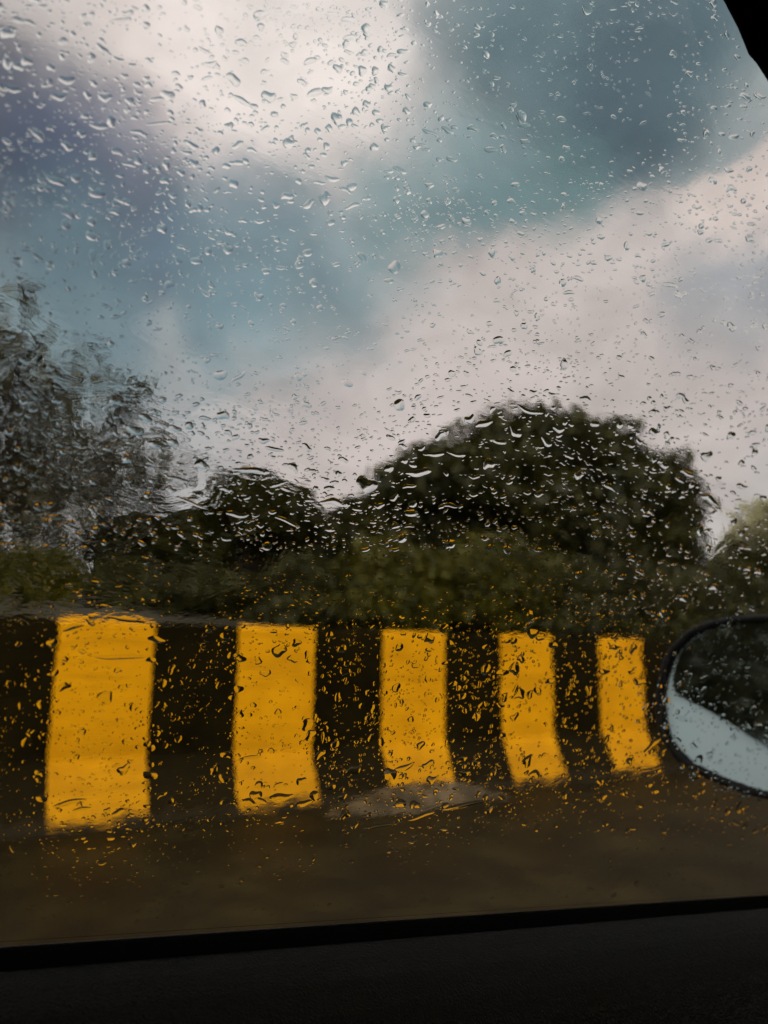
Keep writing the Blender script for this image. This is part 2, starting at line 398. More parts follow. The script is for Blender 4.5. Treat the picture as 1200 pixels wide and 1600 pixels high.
for i in range(-46, 50): section(i)

# ================================================================== TREES
def tube(bm, pts, rad, S=8):
    rings = []
    for k, p in enumerate(pts):
        d = Vector(pts[min(k+1, len(pts)-1)]) - Vector(pts[max(k-1, 0)])
        q = d.to_track_quat('Z', 'Y')
        rings.append([bm.verts.new(Vector(p) + q @ Vector((rad[k]*cos(2*pi*s/S), rad[k]*sin(2*pi*s/S), 0))) for s in range(S)])
    for a, b in zip(rings, rings[1:]):
        for s in range(S): bm.faces.new((a[s], a[(s+1) % S], b[(s+1) % S], b[s]))
    bm.faces.new(rings[-1]); bm.faces.new(rings[0][::-1])
def leaves(name, lobes, n, size, mat, parent, origin, hollow=.35):
    """leaf sprays filling a set of ellipsoids: lobes = [(centre, radii, weight)]"""
    wts = np.array([l[2]*l[1][0]*l[1][1]*l[1][2]**.5 for l in lobes]); wts = wts/wts.sum()
    pick = rng.choice(len(lobes), n, p=wts)
    c = np.array([l[0] for l in lobes])[pick]; r = np.array([l[1] for l in lobes])[pick]
    d = rng.normal(size=(n, 3)); d /= np.linalg.norm(d, axis=1)[:, None]
    q = (hollow + (1-hollow)*rng.random(n)**.6)[:, None]
    # uneven surface: each direction pulled in or out by a few waves
    wv = 1 + .24*np.sin(5*d[:, 0:1]+pick[:, None]*2.1) * np.sin(6*d[:, 2:3]+pick[:, None]) + .08*np.sin(13*d[:, 0:1]+9*d[:, 2:3])
    base = c + d*r*q*wv
    a = rng.normal(size=(n, 3)); a /= np.linalg.norm(a, axis=1)[:, None]
    b = np.cross(a, rng.normal(size=(n, 3))); b /= np.linalg.norm(b, axis=1)[:, None]
    s = (size*(.55 + .9*rng.random(n)))[:, None]
    nrm = np.cross(a, b)
    V = np.stack([base - a*s, base + b*s*.42 + nrm*s*.12, base + a*s, base - b*s*.42 + nrm*s*.12], 1).reshape(-1, 3) - np.asarray(origin)
    keep = (V[:, 2].reshape(n, 4).min(1) + origin[2] > .3)
    V = V.reshape(n, 4, 3)[keep].reshape(-1, 3); n = len(V)//4
    return fast_mesh(name, V, np.arange(4*n), np.arange(n)*4, np.full(n, 4), mat, parent, smooth=False)
def ground_z(y): return float(np.interp(y, vy, vz))
def tree(name, label, cat, D, lobes_px, n, size, mat, trunk_px=None, group=None, tr=.18, hollow=.35, depth=.9, limbs=6):
    lobes = []
    for (x, y, rx, ry, *wt) in lobes_px:
        jit = random.uniform(-.1, .1)*D*.3
        p = atdist(x, y, D + jit); dep = (p-EYE) @ cf
        a, b = rx/F*dep, ry/F*dep
        lobes.append((p, np.array([a, a*depth, b]), wt[0] if wt else 1.))
    allc = np.array([l[0] for l in lobes])
    tx = atdist(trunk_px if trunk_px is not None else lobes_px[0][0], 900, D)
    gz = ground_z(tx[1])
    root = tag(empty(name, (tx[0], tx[1], gz-.05)), label, cat, group)
    o = np.array([tx[0], tx[1], gz-.05])
    top = lobes[0][0] - o
    bm = bmesh.new()
    fork = Vector((top[0]*.4, top[1]*.4, max(.5, top[2]*.45)))
    tube(bm, [(0, 0, -.1), (fork.x*.5+.04, fork.y*.5, fork.z*.5), tuple(fork)], [tr*1.3, tr, tr*.8])
    for l in (lobes*3)[:limbs]:
        e = Vector(l[0]-o) + Vector([random.uniform(-.5, .5)*l[1][k] for k in range(3)])
        m_ = fork.lerp(e, .5) + Vector((random.uniform(-.2, .2), random.uniform(-.2, .2), .15))
        tube(bm, [tuple(fork*.92), tuple(m_), tuple(e)], [tr*.6, tr*.38, tr*.1], 6)
        for _ in range(3):
            e2 = m_.lerp(e, random.random()) ; e3 = e2 + Vector((random.uniform(-1, 1)*l[1][0]*.6, random.uniform(-1, 1)*l[1][1]*.6, random.uniform(.0, .7)*l[1][2]))
            tube(bm, [tuple(e2), tuple(e2.lerp(e3, .5)+Vector((0, 0, .06))), tuple(e3)], [tr*.2, tr*.13, tr*.05], 5)
    bm_obj('trunk', bm, BARK, root, smooth=True)
    leaves('crown', lobes, n, size, mat, root, o, hollow)
    return root

tree('tree', 'big dark dome-shaped tree behind the barrier at centre right', 'tree', 17,
     [(845, 800, 215, 135), (700, 800, 105, 105), (830, 722, 110, 78), (930, 735, 100, 80), (1035, 790, 74, 90), (640, 790, 72, 84), (600, 850, 70, 70), (1000, 870, 105, 100), (760, 890, 160, 90), (900, 900, 160, 80)],
     42000, .15, LEAF_DARK, 840, hollow=.3)
tree('tree', 'low dark rounded tree left of the big dome-shaped one', 'tree', 14.5,
     [(410, 815, 92, 70), (375, 785, 50, 46), (455, 800, 52, 52), (525, 868, 80, 68), (320, 850, 80, 66), (230, 868, 90, 70), (560, 830, 46, 44)],
     22000, .12, LEAF_DARK, 400, hollow=.2)
tree('tree', 'tall loose grey tree at the left edge, blurred by running water', 'tree', 12.5,
     [(10, 650, 120, 140, .8), (90, 690, 130, 115, .45), (200, 625, 58, 46), (190, 740, 110, 70), (-10, 530, 90, 80, .9), (40, 470, 34, 40, .6), (120, 570, 70, 50, .7), (50, 800, 180, 90), (-150, 640, 160, 190), (-260, 760, 160, 170), (265, 690, 40, 40, .5)],
     3000, .15, LEAF_GREY, -20, tr=.13, hollow=.15, limbs=12)
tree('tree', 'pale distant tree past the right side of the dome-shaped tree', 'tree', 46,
     [(1190, 850, 55, 52), (1260, 840, 90, 70), (1150, 870, 34, 34), (1350, 840, 90, 70)], 6000, .4, LEAF_HAZE_TINT, 1230)
tree('tree', 'dark tree behind the wing mirror at the right edge', 'tree', 22,
     [(1190, 925, 90, 70), (1120, 930, 60, 60), (1300, 900, 120, 90), (1430, 880, 120, 110)], 8000, .22, LEAF_DARK, 1250)
# shrubs on the bank, between barrier and trees
SH = [(-60, 905, 90, 60, LEAF_OLIVE, 'yellow-green shrub behind the left end of the barrier'),
      (60, 900, 70, 48, LEAF_OLIVE, 'yellow-green shrub behind the widest yellow band'),
      (205, 925, 75, 46, LEAF_DARK, 'dark low shrub behind the gap between the first two yellow bands'),
      (330, 930, 80, 44, LEAF_DARK, 'dark low shrub just left of the second yellow band'),
      (480, 925, 90, 50, LEAF_DARK, 'dark low shrub behind the gap after the second yellow band'),
      (620, 900, 95, 62, LEAF_OLIVE, 'olive shrub behind the third yellow band'),
      (790, 905, 110, 66, LEAF_OLIVE, 'wide olive shrub behind the fourth yellow band'),
      (960, 925, 110, 52, LEAF_DARK, 'dark shrub behind the fifth yellow band'),
      (1130, 935, 100, 46, LEAF_DARK, 'dark shrub just above the wing mirror')]
for (x, y, rx, ry, m_, lab) in SH:
    tree('shrub', lab, 'shrub', 9.5 + random.uniform(0, 1.2),
         [(x, y, rx, ry), (x-rx*.5, y+15, rx*.6, ry*.8), (x+rx*.55, y+12, rx*.6, ry*.8), (x, y+35, rx*1.1, ry*.7), (x, y+62, rx*1.25, ry*.6)], 8000, .06, m_, x, 'shrubs on the bank behind the barrier', tr=.05, limbs=4)
# trees further back along the road, seen only in the wing mirror
def side_tree(x, y, h, lab):
    o = np.array([x, y, ground_z(y)-.05]); root = tag(empty('tree', tuple(o)), lab, 'tree')
    bm = bmesh.new(); tube(bm, [(0, 0, 0), (.1, 0, h*.3), (.05, .1, h*.6)], [.22, .17, .1]); bm_obj('trunk', bm, BARK, root, True)
    lobes = [(o+np.array([random.uniform(-1, 1), random.uniform(-1, 1), h*(.3+.17*k)]), np.array([h*.4, h*.36, h*.24]), 1) for k in range(4)]
    leaves('crown', lobes, 6000, .22, LEAF_GREY, root, o, .2)
for (x, y, h, l) in [(-16, 9, 7.5, 'nearest tall dark tree behind the car, seen in the wing mirror'), (-21, 8.6, 8, 'second tall dark tree behind the car, seen in the wing mirror'),
                     (-26, 9, 9, 'third tall dark tree behind the car, seen in the wing mirror'), (-31, 8.5, 9.5, 'fourth tall dark tree behind the car, seen in the wing mirror'),
                     (-37, 9, 10, 'fifth tall dark tree behind the car, seen in the wing mirror'), (-43, 8, 10.5, 'farthest tall dark tree behind the car, seen in the wing mirror'), (-46, 5.5, 9, 'tall dark tree close to the barrier far behind the car, seen in the wing mirror')]: side_tree(x, y, h, l)

# ================================================================== CAR
car = tag(empty('car', (0, -.35, 0)), 'white car seen from its own dark cabin, rain all over its side window', 'car')
CO = np.array([0, -.35, 0])
def cpt(p): return np.asarray(p) - CO
# window opening, outline in (x, height above the eye)
OUT = [(-.78, sill(-.78)), (-.4, sill(-.4)), (0, sill(0)), (.4, sill(.4)), (.8, sill(.8)), (1.0, sill(1.0)), (1.035, -.232), (1.03, -.17), (.965, -.03), (.86, .10), (.74, .205)]
for q in [(1330, 290), (1268, 208), (1210, 126), (1193, 99), (1180, 84), (1163, 42), (1143, 3), (1117, -45), (1070, -105), (980, -170), (860, -225)]:
    x, w_ = px2w(*q); OUT.append((x, w_*cos(TILT)))
xl, zl = OUT[-1]
OUT += [(xl*.5, zl+.012), (-.15, zl+.02), (-.45, zl+.012), (-.65, zl-.03), (-.74, zl-.10), (-.79, .2)]
OUT = [(x, zw(z)) for x, z in OUT]
def offset(poly, d):
    n = len(poly); res = []
    for i in range(n):
        p0, p1, p2 = (np.array(poly[(i+k-1) % n]) for k in range(3))
        t = (p2-p0)/np.linalg.norm(p2-p0); res.append(tuple(p1 + d*np.array([t[1], -t[0]])))
    return res
def plate(name, poly, h0, h1, mat, parent, o=CO):
    n = len(poly)
    V = [P(x, w_, h0)-o for x, w_ in poly] + [P(x, w_, h1)-o for x, w_ in poly]
    Fc = [tuple(range(n)), tuple(range(2*n-1, n-1, -1))] + [(i, i+n, (i+1) % n+n, (i+1) % n) for i in range(n)]
    bm = bmesh.new(); vs = [bm.verts.new(v) for v in V]
    for f in Fc: bm.faces.new([vs[i] for i in f])
    return bm_obj(name, bm, mat, parent)
def ring(name, steps, mat, parent, smooth=True, close=True):
    """swept trim round the opening: steps = [(offset outward, height along the pane normal)]"""
    n = len(OUT); V = []; Fc = []
    for (d, h) in steps:
        for i, (x, w_) in enumerate(offset(OUT, d)):
            if i < 6: x, w_ = offset(OUT, min(d, .02)*.3 + (.012 if h > 0 else 0))[i]; V.append(P(x, w_, max(h, -.0075 if d < .015 else -.0070))-CO)
            else: V.append(P(x, w_, h)-CO)
    m_ = len(steps)
    for k in range(m_ if close else m_-1):
        for i in range(n):
            a, b = k*n+i, k*n+(i+1) % n; c, d = ((k+1) % m_)*n+(i+1) % n, ((k+1) % m_)*n+i
            Fc.append((a, b, c, d))
    bm = bmesh.new(); vs = [bm.verts.new(v) for v in V]
    for f in Fc: bm.faces.new([vs[i] for i in f])
    return bm_obj(name, bm, mat, parent, smooth)
door = empty('door', (0, 0, 0)); door.parent = car
plate('window_glass', offset(OUT, .012), -.0042, -.0004, PANE, door)
ring('window_seal', [(.0, -.0050), (.0, -.013), (.006, -.017), (.018, -.017), (.018, -.0050)], RUBBER, door)
ring('outer_seal', [(.001, .0006), (.002, .006), (.012, .008), (.02, .004), (.02, .0006)], RUBBER, door)
ring('window_frame', [(.013, -.0175), (.014, -.024), (.03, -.034), (.075, -.038), (.10, -.03), (.10, .015), (.06, .022), (.021, .012), (.0205, -.004), (.0185, -.0172)], HEADLINER, door)
# door trim top and card, swept along the belt line
def sweep_belt(name, prof, mat, x0, x1, nseg, bulge=0.):
    V = []; n = len(prof); Fc = []
    for k in range(nseg+1):
        x = x0 + (x1-x0)*k/nseg
        for (a, b) in prof:                  # a: metres inward from the pane at the belt, b: metres above the belt line
            z = sill(x); y = .38 - z*tan(TILT)
            V.append((x - CO[0], y - a - CO[1], HC + z + b - CO[2]))
    for k in range(nseg):
        for i in range(n-1): a = k*n+i; Fc.append((a, a+1, a+1+n, a+n))
    return mesh(name, V, Fc, mat, door, smooth=True)
sweep_belt('belt_strip', [(.0043, -.05), (.0085, -.004), (.010, .0006), (.0135, .0008), (.016, -.002), (.0165, -.012), (.0185, -.03)], RUBBER, -.8, 1.05, 24)
TRIM = [(.0195, -.09), (.0195, -.009), (.0215, -.0058), (.027, -.0050), (.040, -.0072), (.053, -.0126), (.066, -.023), (.076, -.036), (.084, -.055), (.090, -.085), (.094, -.15), (.095, -.29), (.115, -.33), (.165, -.35), (.17, -.37), (.115, -.39), (.095, -.61)]
sweep_belt('door_trim', TRIM, VINYL, -.85, 1.06, 48)
rbox('door_skin', (-.85, .80, .22), (1.06, .86, HC-.27), WHITE_CAR, door, .02)
# the rest of the shell, roughly: roof, far side, dashboard, floor, screens
def hexa(name, pts, mat, parent):
    """eight corners: bottom 4 then top 4"""
    bm = bmesh.new(); vs = [bm.verts.new(np.asarray(p)-CO) for p in pts]
    for f in [(3, 2, 1, 0), (4, 5, 6, 7), (0, 1, 5, 4), (1, 2, 6, 5), (2, 3, 7, 6), (3, 0, 4, 7)]: bm.faces.new([vs[i] for i in f])
    bmesh.ops.recalc_face_normals(bm, faces=bm.faces)
    bmesh.ops.bevel(bm, geom=bm.edges[:], offset=.008, segments=2, affect='EDGES')
    return bm_obj(name, bm, mat, parent)
RZ = HC + zl + .10
yt = .38 - (zl+.09)*tan(TILT)
rf = hexa('roof', [(-1.6, -.92, RZ), (.42, -.92, RZ), (.42, yt-.01, RZ), (-1.6, yt-.01, RZ), (-1.6, -.86, RZ+.05), (.36, -.86, RZ+.05), (.36, yt-.05, RZ+.05), (-1.6, yt-.05, RZ+.05)], WHITE_CAR, car)
hexa('headliner', [(-1.6, -.92, RZ-.022), (.42, -.92, RZ-.022), (.42, yt-.03, RZ-.022), (-1.6, yt-.03, RZ-.022), (-1.6, -.92, RZ-.004), (.42, -.92, RZ-.004), (.42, yt-.03, RZ-.004), (-1.6, yt-.03, RZ-.004)], HEADLINER, rf)
hexa('dashboard', [(.86, -1.12, .35), (1.25, -1.12, .35), (1.25, .40, .35), (.86, .40, .35), (.80, -1.12, HC-.29), (1.25, -1.12, HC-.25), (1.25, .39, HC-.25), (.80, .39, HC-.29)], GLOSSBLACK, car)
hexa('floor_pan', [(-1.7, -1.15, .18), (1.25, -1.15, .18), (1.25, .78, .18), (-1.7, .78, .18), (-1.7, -1.15, .23), (1.25, -1.15, .23), (1.25, .78, .23), (-1.7, .78, .23)], CARPET, car)
hexa('rear_bulkhead', [(-1.72, -1.15, .24), (-1.62, -1.15, .24), (-1.62, .70, .24), (-1.72, .70, .24), (-1.72, -1.1, HC-.05), (-1.62, -1.1, HC-.05), (-1.62, .42, HC-.05), (-1.72, .42, HC-.05)], VINYL, car)
rd = empty('door', (0, 0, 0)); rd.parent = car
hexa('door_trim', [(-1.6, -1.2, .24), (1.06, -1.2, .24), (1.06, -1.13, .24), (-1.6, -1.13, .24), (-1.6, -1.17, HC-.10), (1.06, -1.17, HC-.26), (1.06, -1.12, HC-.26), (-1.6, -1.12, HC-.10)], VINYL, rd)
hexa('pillar', [(-.62, -1.17, HC-.17), (-.50, -1.17, HC-.17), (-.50, -1.12, HC-.17), (-.62, -1.12, HC-.17), (-.62, -.95, RZ-.02), (-.52, -.95, RZ-.02), (-.52, -.90, RZ-.02), (-.62, -.90, RZ-.02)], HEADLINER, car)
hexa('pillar', [(-.92, .36, HC-.04), (-.80, .36, HC-.04), (-.80, .40, HC-.04), (-.92, .40, HC-.04), (-.90, yt-.02, RZ-.02), (-.80, yt-.02, RZ-.02), (-.80, yt+.02, RZ-.02), (-.90, yt+.02, RZ-.02)], HEADLINER, car)
hexa('pillar', [(1.10, .34, HC-.25), (1.20, .34, HC-.25), (1.20, .44, HC-.25), (1.10, .44, HC-.25), (.40, yt-.09, RZ-.03), (.48, yt-.09, RZ-.03), (.48, yt+.0, RZ-.03), (.40, yt+.0, RZ-.03)], HEADLINER, car)
hexa('windscreen', [(1.20, -1.1, HC-.24), (1.206, -1.1, HC-.24), (1.206, .33, HC-.24), (1.20, .33, HC-.24), (.43, -.9, RZ-.02), (.436, -.9, RZ-.02), (.436, yt-.10, RZ-.02), (.43, yt-.10, RZ-.02)], PANE, car)

# wing mirror: outlines lie in the plane of the mirror face
MC = atdist(1180, 1105, .84); 
mn = np.array([-.985, -.15, .08]); mn /= np.linalg.norm(mn)
def mpts(pix, h=0.): return [onplane(x, y, mn, MC) + mn*h for x, y in pix]
def smooth_poly(pts, k=3):
    pts = [np.array(p, float) for p in pts]
    for _ in range(k):
        q = []
        for a, b in zip(pts, pts[1:]+pts[:1]): q += [a*.75+b*.25, a*.25+b*.75]
        pts = q
    return pts
RIM = smooth_poly([(1028, 1060), (1052, 1000), (1105, 966), (1215, 958), (1340, 968), (1375, 1050), (1370, 1180), (1310, 1260), (1200, 1252), (1110, 1222), (1045, 1180), (1024, 1120)], 2)
cen = np.mean(RIM, 0)
def shrink(poly, px): return [p + (cen-p)/np.linalg.norm(cen-p)*px for p in poly]
mir = empty('wing_mirror', (0, 0, 0)); mir.parent = car
def loft(name, loops, mat, parent, cap0=False, cap1=False, smooth=True):
    bm = bmesh.new(); R_ = [[bm.verts.new(np.asarray(p)-CO) for p in lp] for lp in loops]
    n = len(R_[0])
    for a, b in zip(R_, R_[1:]):
        for i in range(n): bm.faces.new((a[i], a[(i+1) % n], b[(i+1) % n], b[i]))
    if cap0: bm.faces.new(R_[0])
    if cap1: bm.faces.new(R_[-1][::-1])
    return bm_obj(name, bm, mat, parent, smooth)
loft('mirror_rim', [mpts(shrink(RIM, 13), -.004), mpts(shrink(RIM, 12), .004), mpts(shrink(RIM, 5), .006), mpts(RIM, .002), mpts(RIM, -.012)], GLOSSBLACK, mir)
loft('mirror_housing', [mpts(shrink(RIM, 1), -.0125), mpts(shrink(RIM, -2), -.03), mpts(shrink(RIM, 8), -.06), mpts(shrink(RIM, 40), -.09), mpts(shrink(RIM, 85), -.105)], WHITE_CAR, mir, False, True)
loft('mirror_surround', [mpts(shrink(RIM, 12.5), -.0035), mpts(shrink(RIM, 40), -.003), mpts(shrink(RIM, 70), -.003)], PALE_SHELL, mir, False, True)
GL = smooth_poly([(1050, 1082), (1055, 1035), (1075, 1003), (1120, 978), (1215, 972), (1330, 982), (1360, 1060), (1352, 1170), (1300, 1222), (1205, 1172), (1130, 1122), (1070, 1090)], 2)
loft('mirror_glass', [mpts(GL, -.0028), mpts(GL, .0005)], MIRROR, mir, False, True, smooth=False)
hexa('mirror_arm', [MC+np.array(d) for d in [(.02, -.16, -.10), (.09, -.16, -.10), (.09, -.02, -.09), (.02, -.02, -.09), (.02, -.16, -.05), (.09, -.16, -.05), (.09, -.02, -.03), (.02, -.02, -.03)]], GLOSSBLACK, mir)

# ================================================================== RAIN ON THE WINDOW
# a thin, uneven film of water: flat against the pane, rippled outside
def film_mats():
    mi, nt_, out = nmat('film_inner'); g = N(nt_, 'ShaderNodeBsdfRefraction'); g.inputs['IOR'].default_value = 1.33; g.inputs['Roughness'].default_value = 0
    L(nt_, g.outputs[0], out.inputs[0])
    m, nt_, out = nmat('film_outer'); g = N(nt_, 'ShaderNodeBsdfRefraction'); g.inputs['IOR'].default_value = 1.33; g.inputs['Roughness'].default_value = 0
    L(nt_, g.outputs[0], out.inputs[0])
    tc = N(nt_, 'ShaderNodeTexCoord')
    def nz(scale, st, detail, rough=.5, dist=0., loc=(0, 0, 0)):
        mp = N(nt_, 'ShaderNodeMapping'); mp.inputs['Scale'].default_value = st; mp.inputs['Location'].default_value = loc; L(nt_, tc.outputs['Object'], mp.inputs['Vector'])
        n = N(nt_, 'ShaderNodeTexNoise'); n.inputs['Scale'].default_value = scale; n.inputs['Detail'].default_value = detail; n.inputs['Roughness'].default_value = rough; n.inputs['Distortion'].default_value = dist
        L(nt_, mp.outputs[0], n.inputs['Vector']); return n.outputs['Fac']
    def mm(op, a, b, c=None):
        n = N(nt_, 'ShaderNodeMath', operation=op)
        for i, s in enumerate((a, b, c)):
            if s is None: continue
            if isinstance(s, (int, float)): n.inputs[i].default_value = s
            else: L(nt_, s, n.inputs[i])
        return n.outputs[0]
    def mrange(v, a, b, c, d):
        n = N(nt_, 'ShaderNodeMapRange', interpolation_type='SMOOTHSTEP')
        for k, q in zip(('From Min', 'From Max', 'To Min', 'To Max'), (a, b, c, d)): n.inputs[k].default_value = q
        L(nt_, v, n.inputs['Value']); return n.outputs[0]
    def blob(px, py, rpx, inner=.2):
        x, w_ = px2w(px, py); x2, _ = px2w(px+rpx, py); r = abs(x2-x)
        d = N(nt_, 'ShaderNodeVectorMath', operation='DISTANCE'); L(nt_, tc.outputs['Object'], d.inputs[0]); d.inputs[1].default_value = (x, w_, 0)
        return mrange(d.outputs['Value'], r*inner, r, 1, 0)
    # broad flow and fine, near-horizontal wrinkles
    broad = nz(48, (.6, 1.0, 1), 3, .5, 1.1)
    fine = nz(230, (.22, 1.0, 1), 4, .6, .5)
    beads = nz(420, (.7, 1.0, 1), 2, .5, .0)
    heavy = mm('MAXIMUM', blob(90, 720, 330), mm('MULTIPLY', blob(330, 760, 240), .55))
    heavy = mm('MAXIMUM', heavy, mm('MULTIPLY', blob(40, 920, 130), .35))
    patch = mrange(nz(11, (.8, 1, 1), 3, .5, .4, (3.1, 1.7, 0)), .42, .66, 0, 1)
    cover = mm('MAXIMUM', mm('MULTIPLY', patch, .08), heavy)
    a_broad = mm('MULTIPLY_ADD', cover, .0012, .00004)
    a_fine = mm('MULTIPLY_ADD', cover, .00010, .000025)
    a_bead = mm('MULTIPLY_ADD', cover, .00006, .000012)
    h = mm('ADD', mm('MULTIPLY', broad, a_broad), mm('ADD', mm('MULTIPLY', fine, a_fine), mm('MULTIPLY', beads, a_bead)))
    bp = N(nt_, 'ShaderNodeBump'); bp.inputs['Strength'].default_value = 1; bp.inputs['Distance'].default_value = 1.0
    L(nt_, h, bp.inputs['Height']); L(nt_, bp.outputs[0], g.inputs['Normal'])
    return mi, m
FI, FO = film_mats()
def plane_obj(o):
    """place an object whose local axes are the pane's (x, up the pane, outward)"""
    M = Matrix((tuple(PX)+(0,), tuple(PV)+(0,), tuple(PN)+(0,), (0, 0, 0, 1)))
    M = Matrix([[PX[i], PV[i], PN[i], PO[i]] for i in range(3)] + [[0, 0, 0, 1]])
    o.matrix_world = M; return o
n = len(OUT); fo = offset(OUT, .0005)
fv = [(x, w_, .0002) for x, w_ in fo] + [(x, w_, .0006) for x, w_ in fo]
ff = [tuple(range(n))[::-1], tuple(range(n, 2*n))] + [(i, (i+1) % n, (i+1) % n+n, i+n) for i in range(n)]
film = mesh('water_film', fv, ff, [FI, FO], midx=[0, 1]+[0]*n)
plane_obj(film)
tag(film, 'thin rippled film of rainwater running over the outside of the car window', 'water film', kind='stuff')

# drops: irregular lens-shaped beads of water lying on the pane
def disc(R_, S):
    rho = [0.] ; th = [0.]
    for k in range(1, R_+1):
        for s in range(S): rho.append((k/R_)**.8); th.append(2*pi*(s+.5*(k % 2))/S)
    faces = [(0, 1+s, 1+(s+1) % S) for s in range(S)]
    for k in range(R_-1):
        for s in range(S):
            a = 1+k*S+s; b = 1+k*S+(s+1) % S
            if (k+1) % 2: faces += [(a, a+S, b), (b, a+S, b+S)] if False else [(a, a+S, b+S, b)]
            else: faces += [(a, a+S, b+S, b)]
    nb = 1+R_*S
    ob = [1+(R_-1)*S+s for s in range(S)]
    back = [(nb+S, nb+(s+1) % S, nb+s) for s in range(S)]      # flat side, own vertices
    return np.array(rho), np.array(th), faces, ob, back, nb, S
DBIG, DSM = disc(7, 32), disc(4, 14)
def drop(tpl, Lh, Wh, ang, bend, wob, lob, contact, seed):
    rho, th, faces, ob, back, nb, S = tpl
    r = np.random.default_rng(seed); ph = r.random(8)*6.28
    edge = 1 + lob*(.5*np.cos(2*th+ph[0]) + .6*np.cos(3*th+ph[1]) + .35*np.cos(5*th+ph[2]))
    u = rho*edge*np.cos(th); v = rho*edge*np.sin(th)
    W = Wh*(1 + .38*np.sin(2.2*u+ph[3])*min(1, lob*5))
    x = Lh*u; y = v*W + Lh*bend*(u*u-.33) + wob*Wh*np.sin(3.4*u+ph[4])
    hgt = W*contact*np.maximum(0, 1-rho**2)**.85*(1 + .5*lob*np.sin(2.6*u+ph[5])*np.cos(2.2*v+ph[6]))
    c, s = cos(ang), sin(ang)
    X = x*c - y*s; Y = x*s + y*c
    V = np.stack([X, Y, hgt], 1)
    bv = V[ob].copy(); bv[:, 2] = 0; V[ob, 2] = 0
    return np.vstack([V, bv, [[bv[:, 0].mean(), bv[:, 1].mean(), 0]]])
def dfaces(tpl): return tpl[2] + tpl[4]
class Hash:
    def __init__(s, c): s.c = c; s.d = {}
    def ok(s, x, y, r, pad):
        i, j = int(x//s.c), int(y//s.c)
        for a in (i-1, i, i+1):
            for b in (j-1, j, j+1):
                for (X, Y, R_) in s.d.get((a, b), ()):
                    if (X-x)**2 + ((Y-y)*1.5)**2 < (R_+r)**2*pad: return False
        return True
    def add(s, x, y, r): s.d.setdefault((int(x//s.c), int(y//s.c)), []).append((x, y, r))
HS = Hash(.025)
LIFT = .00075
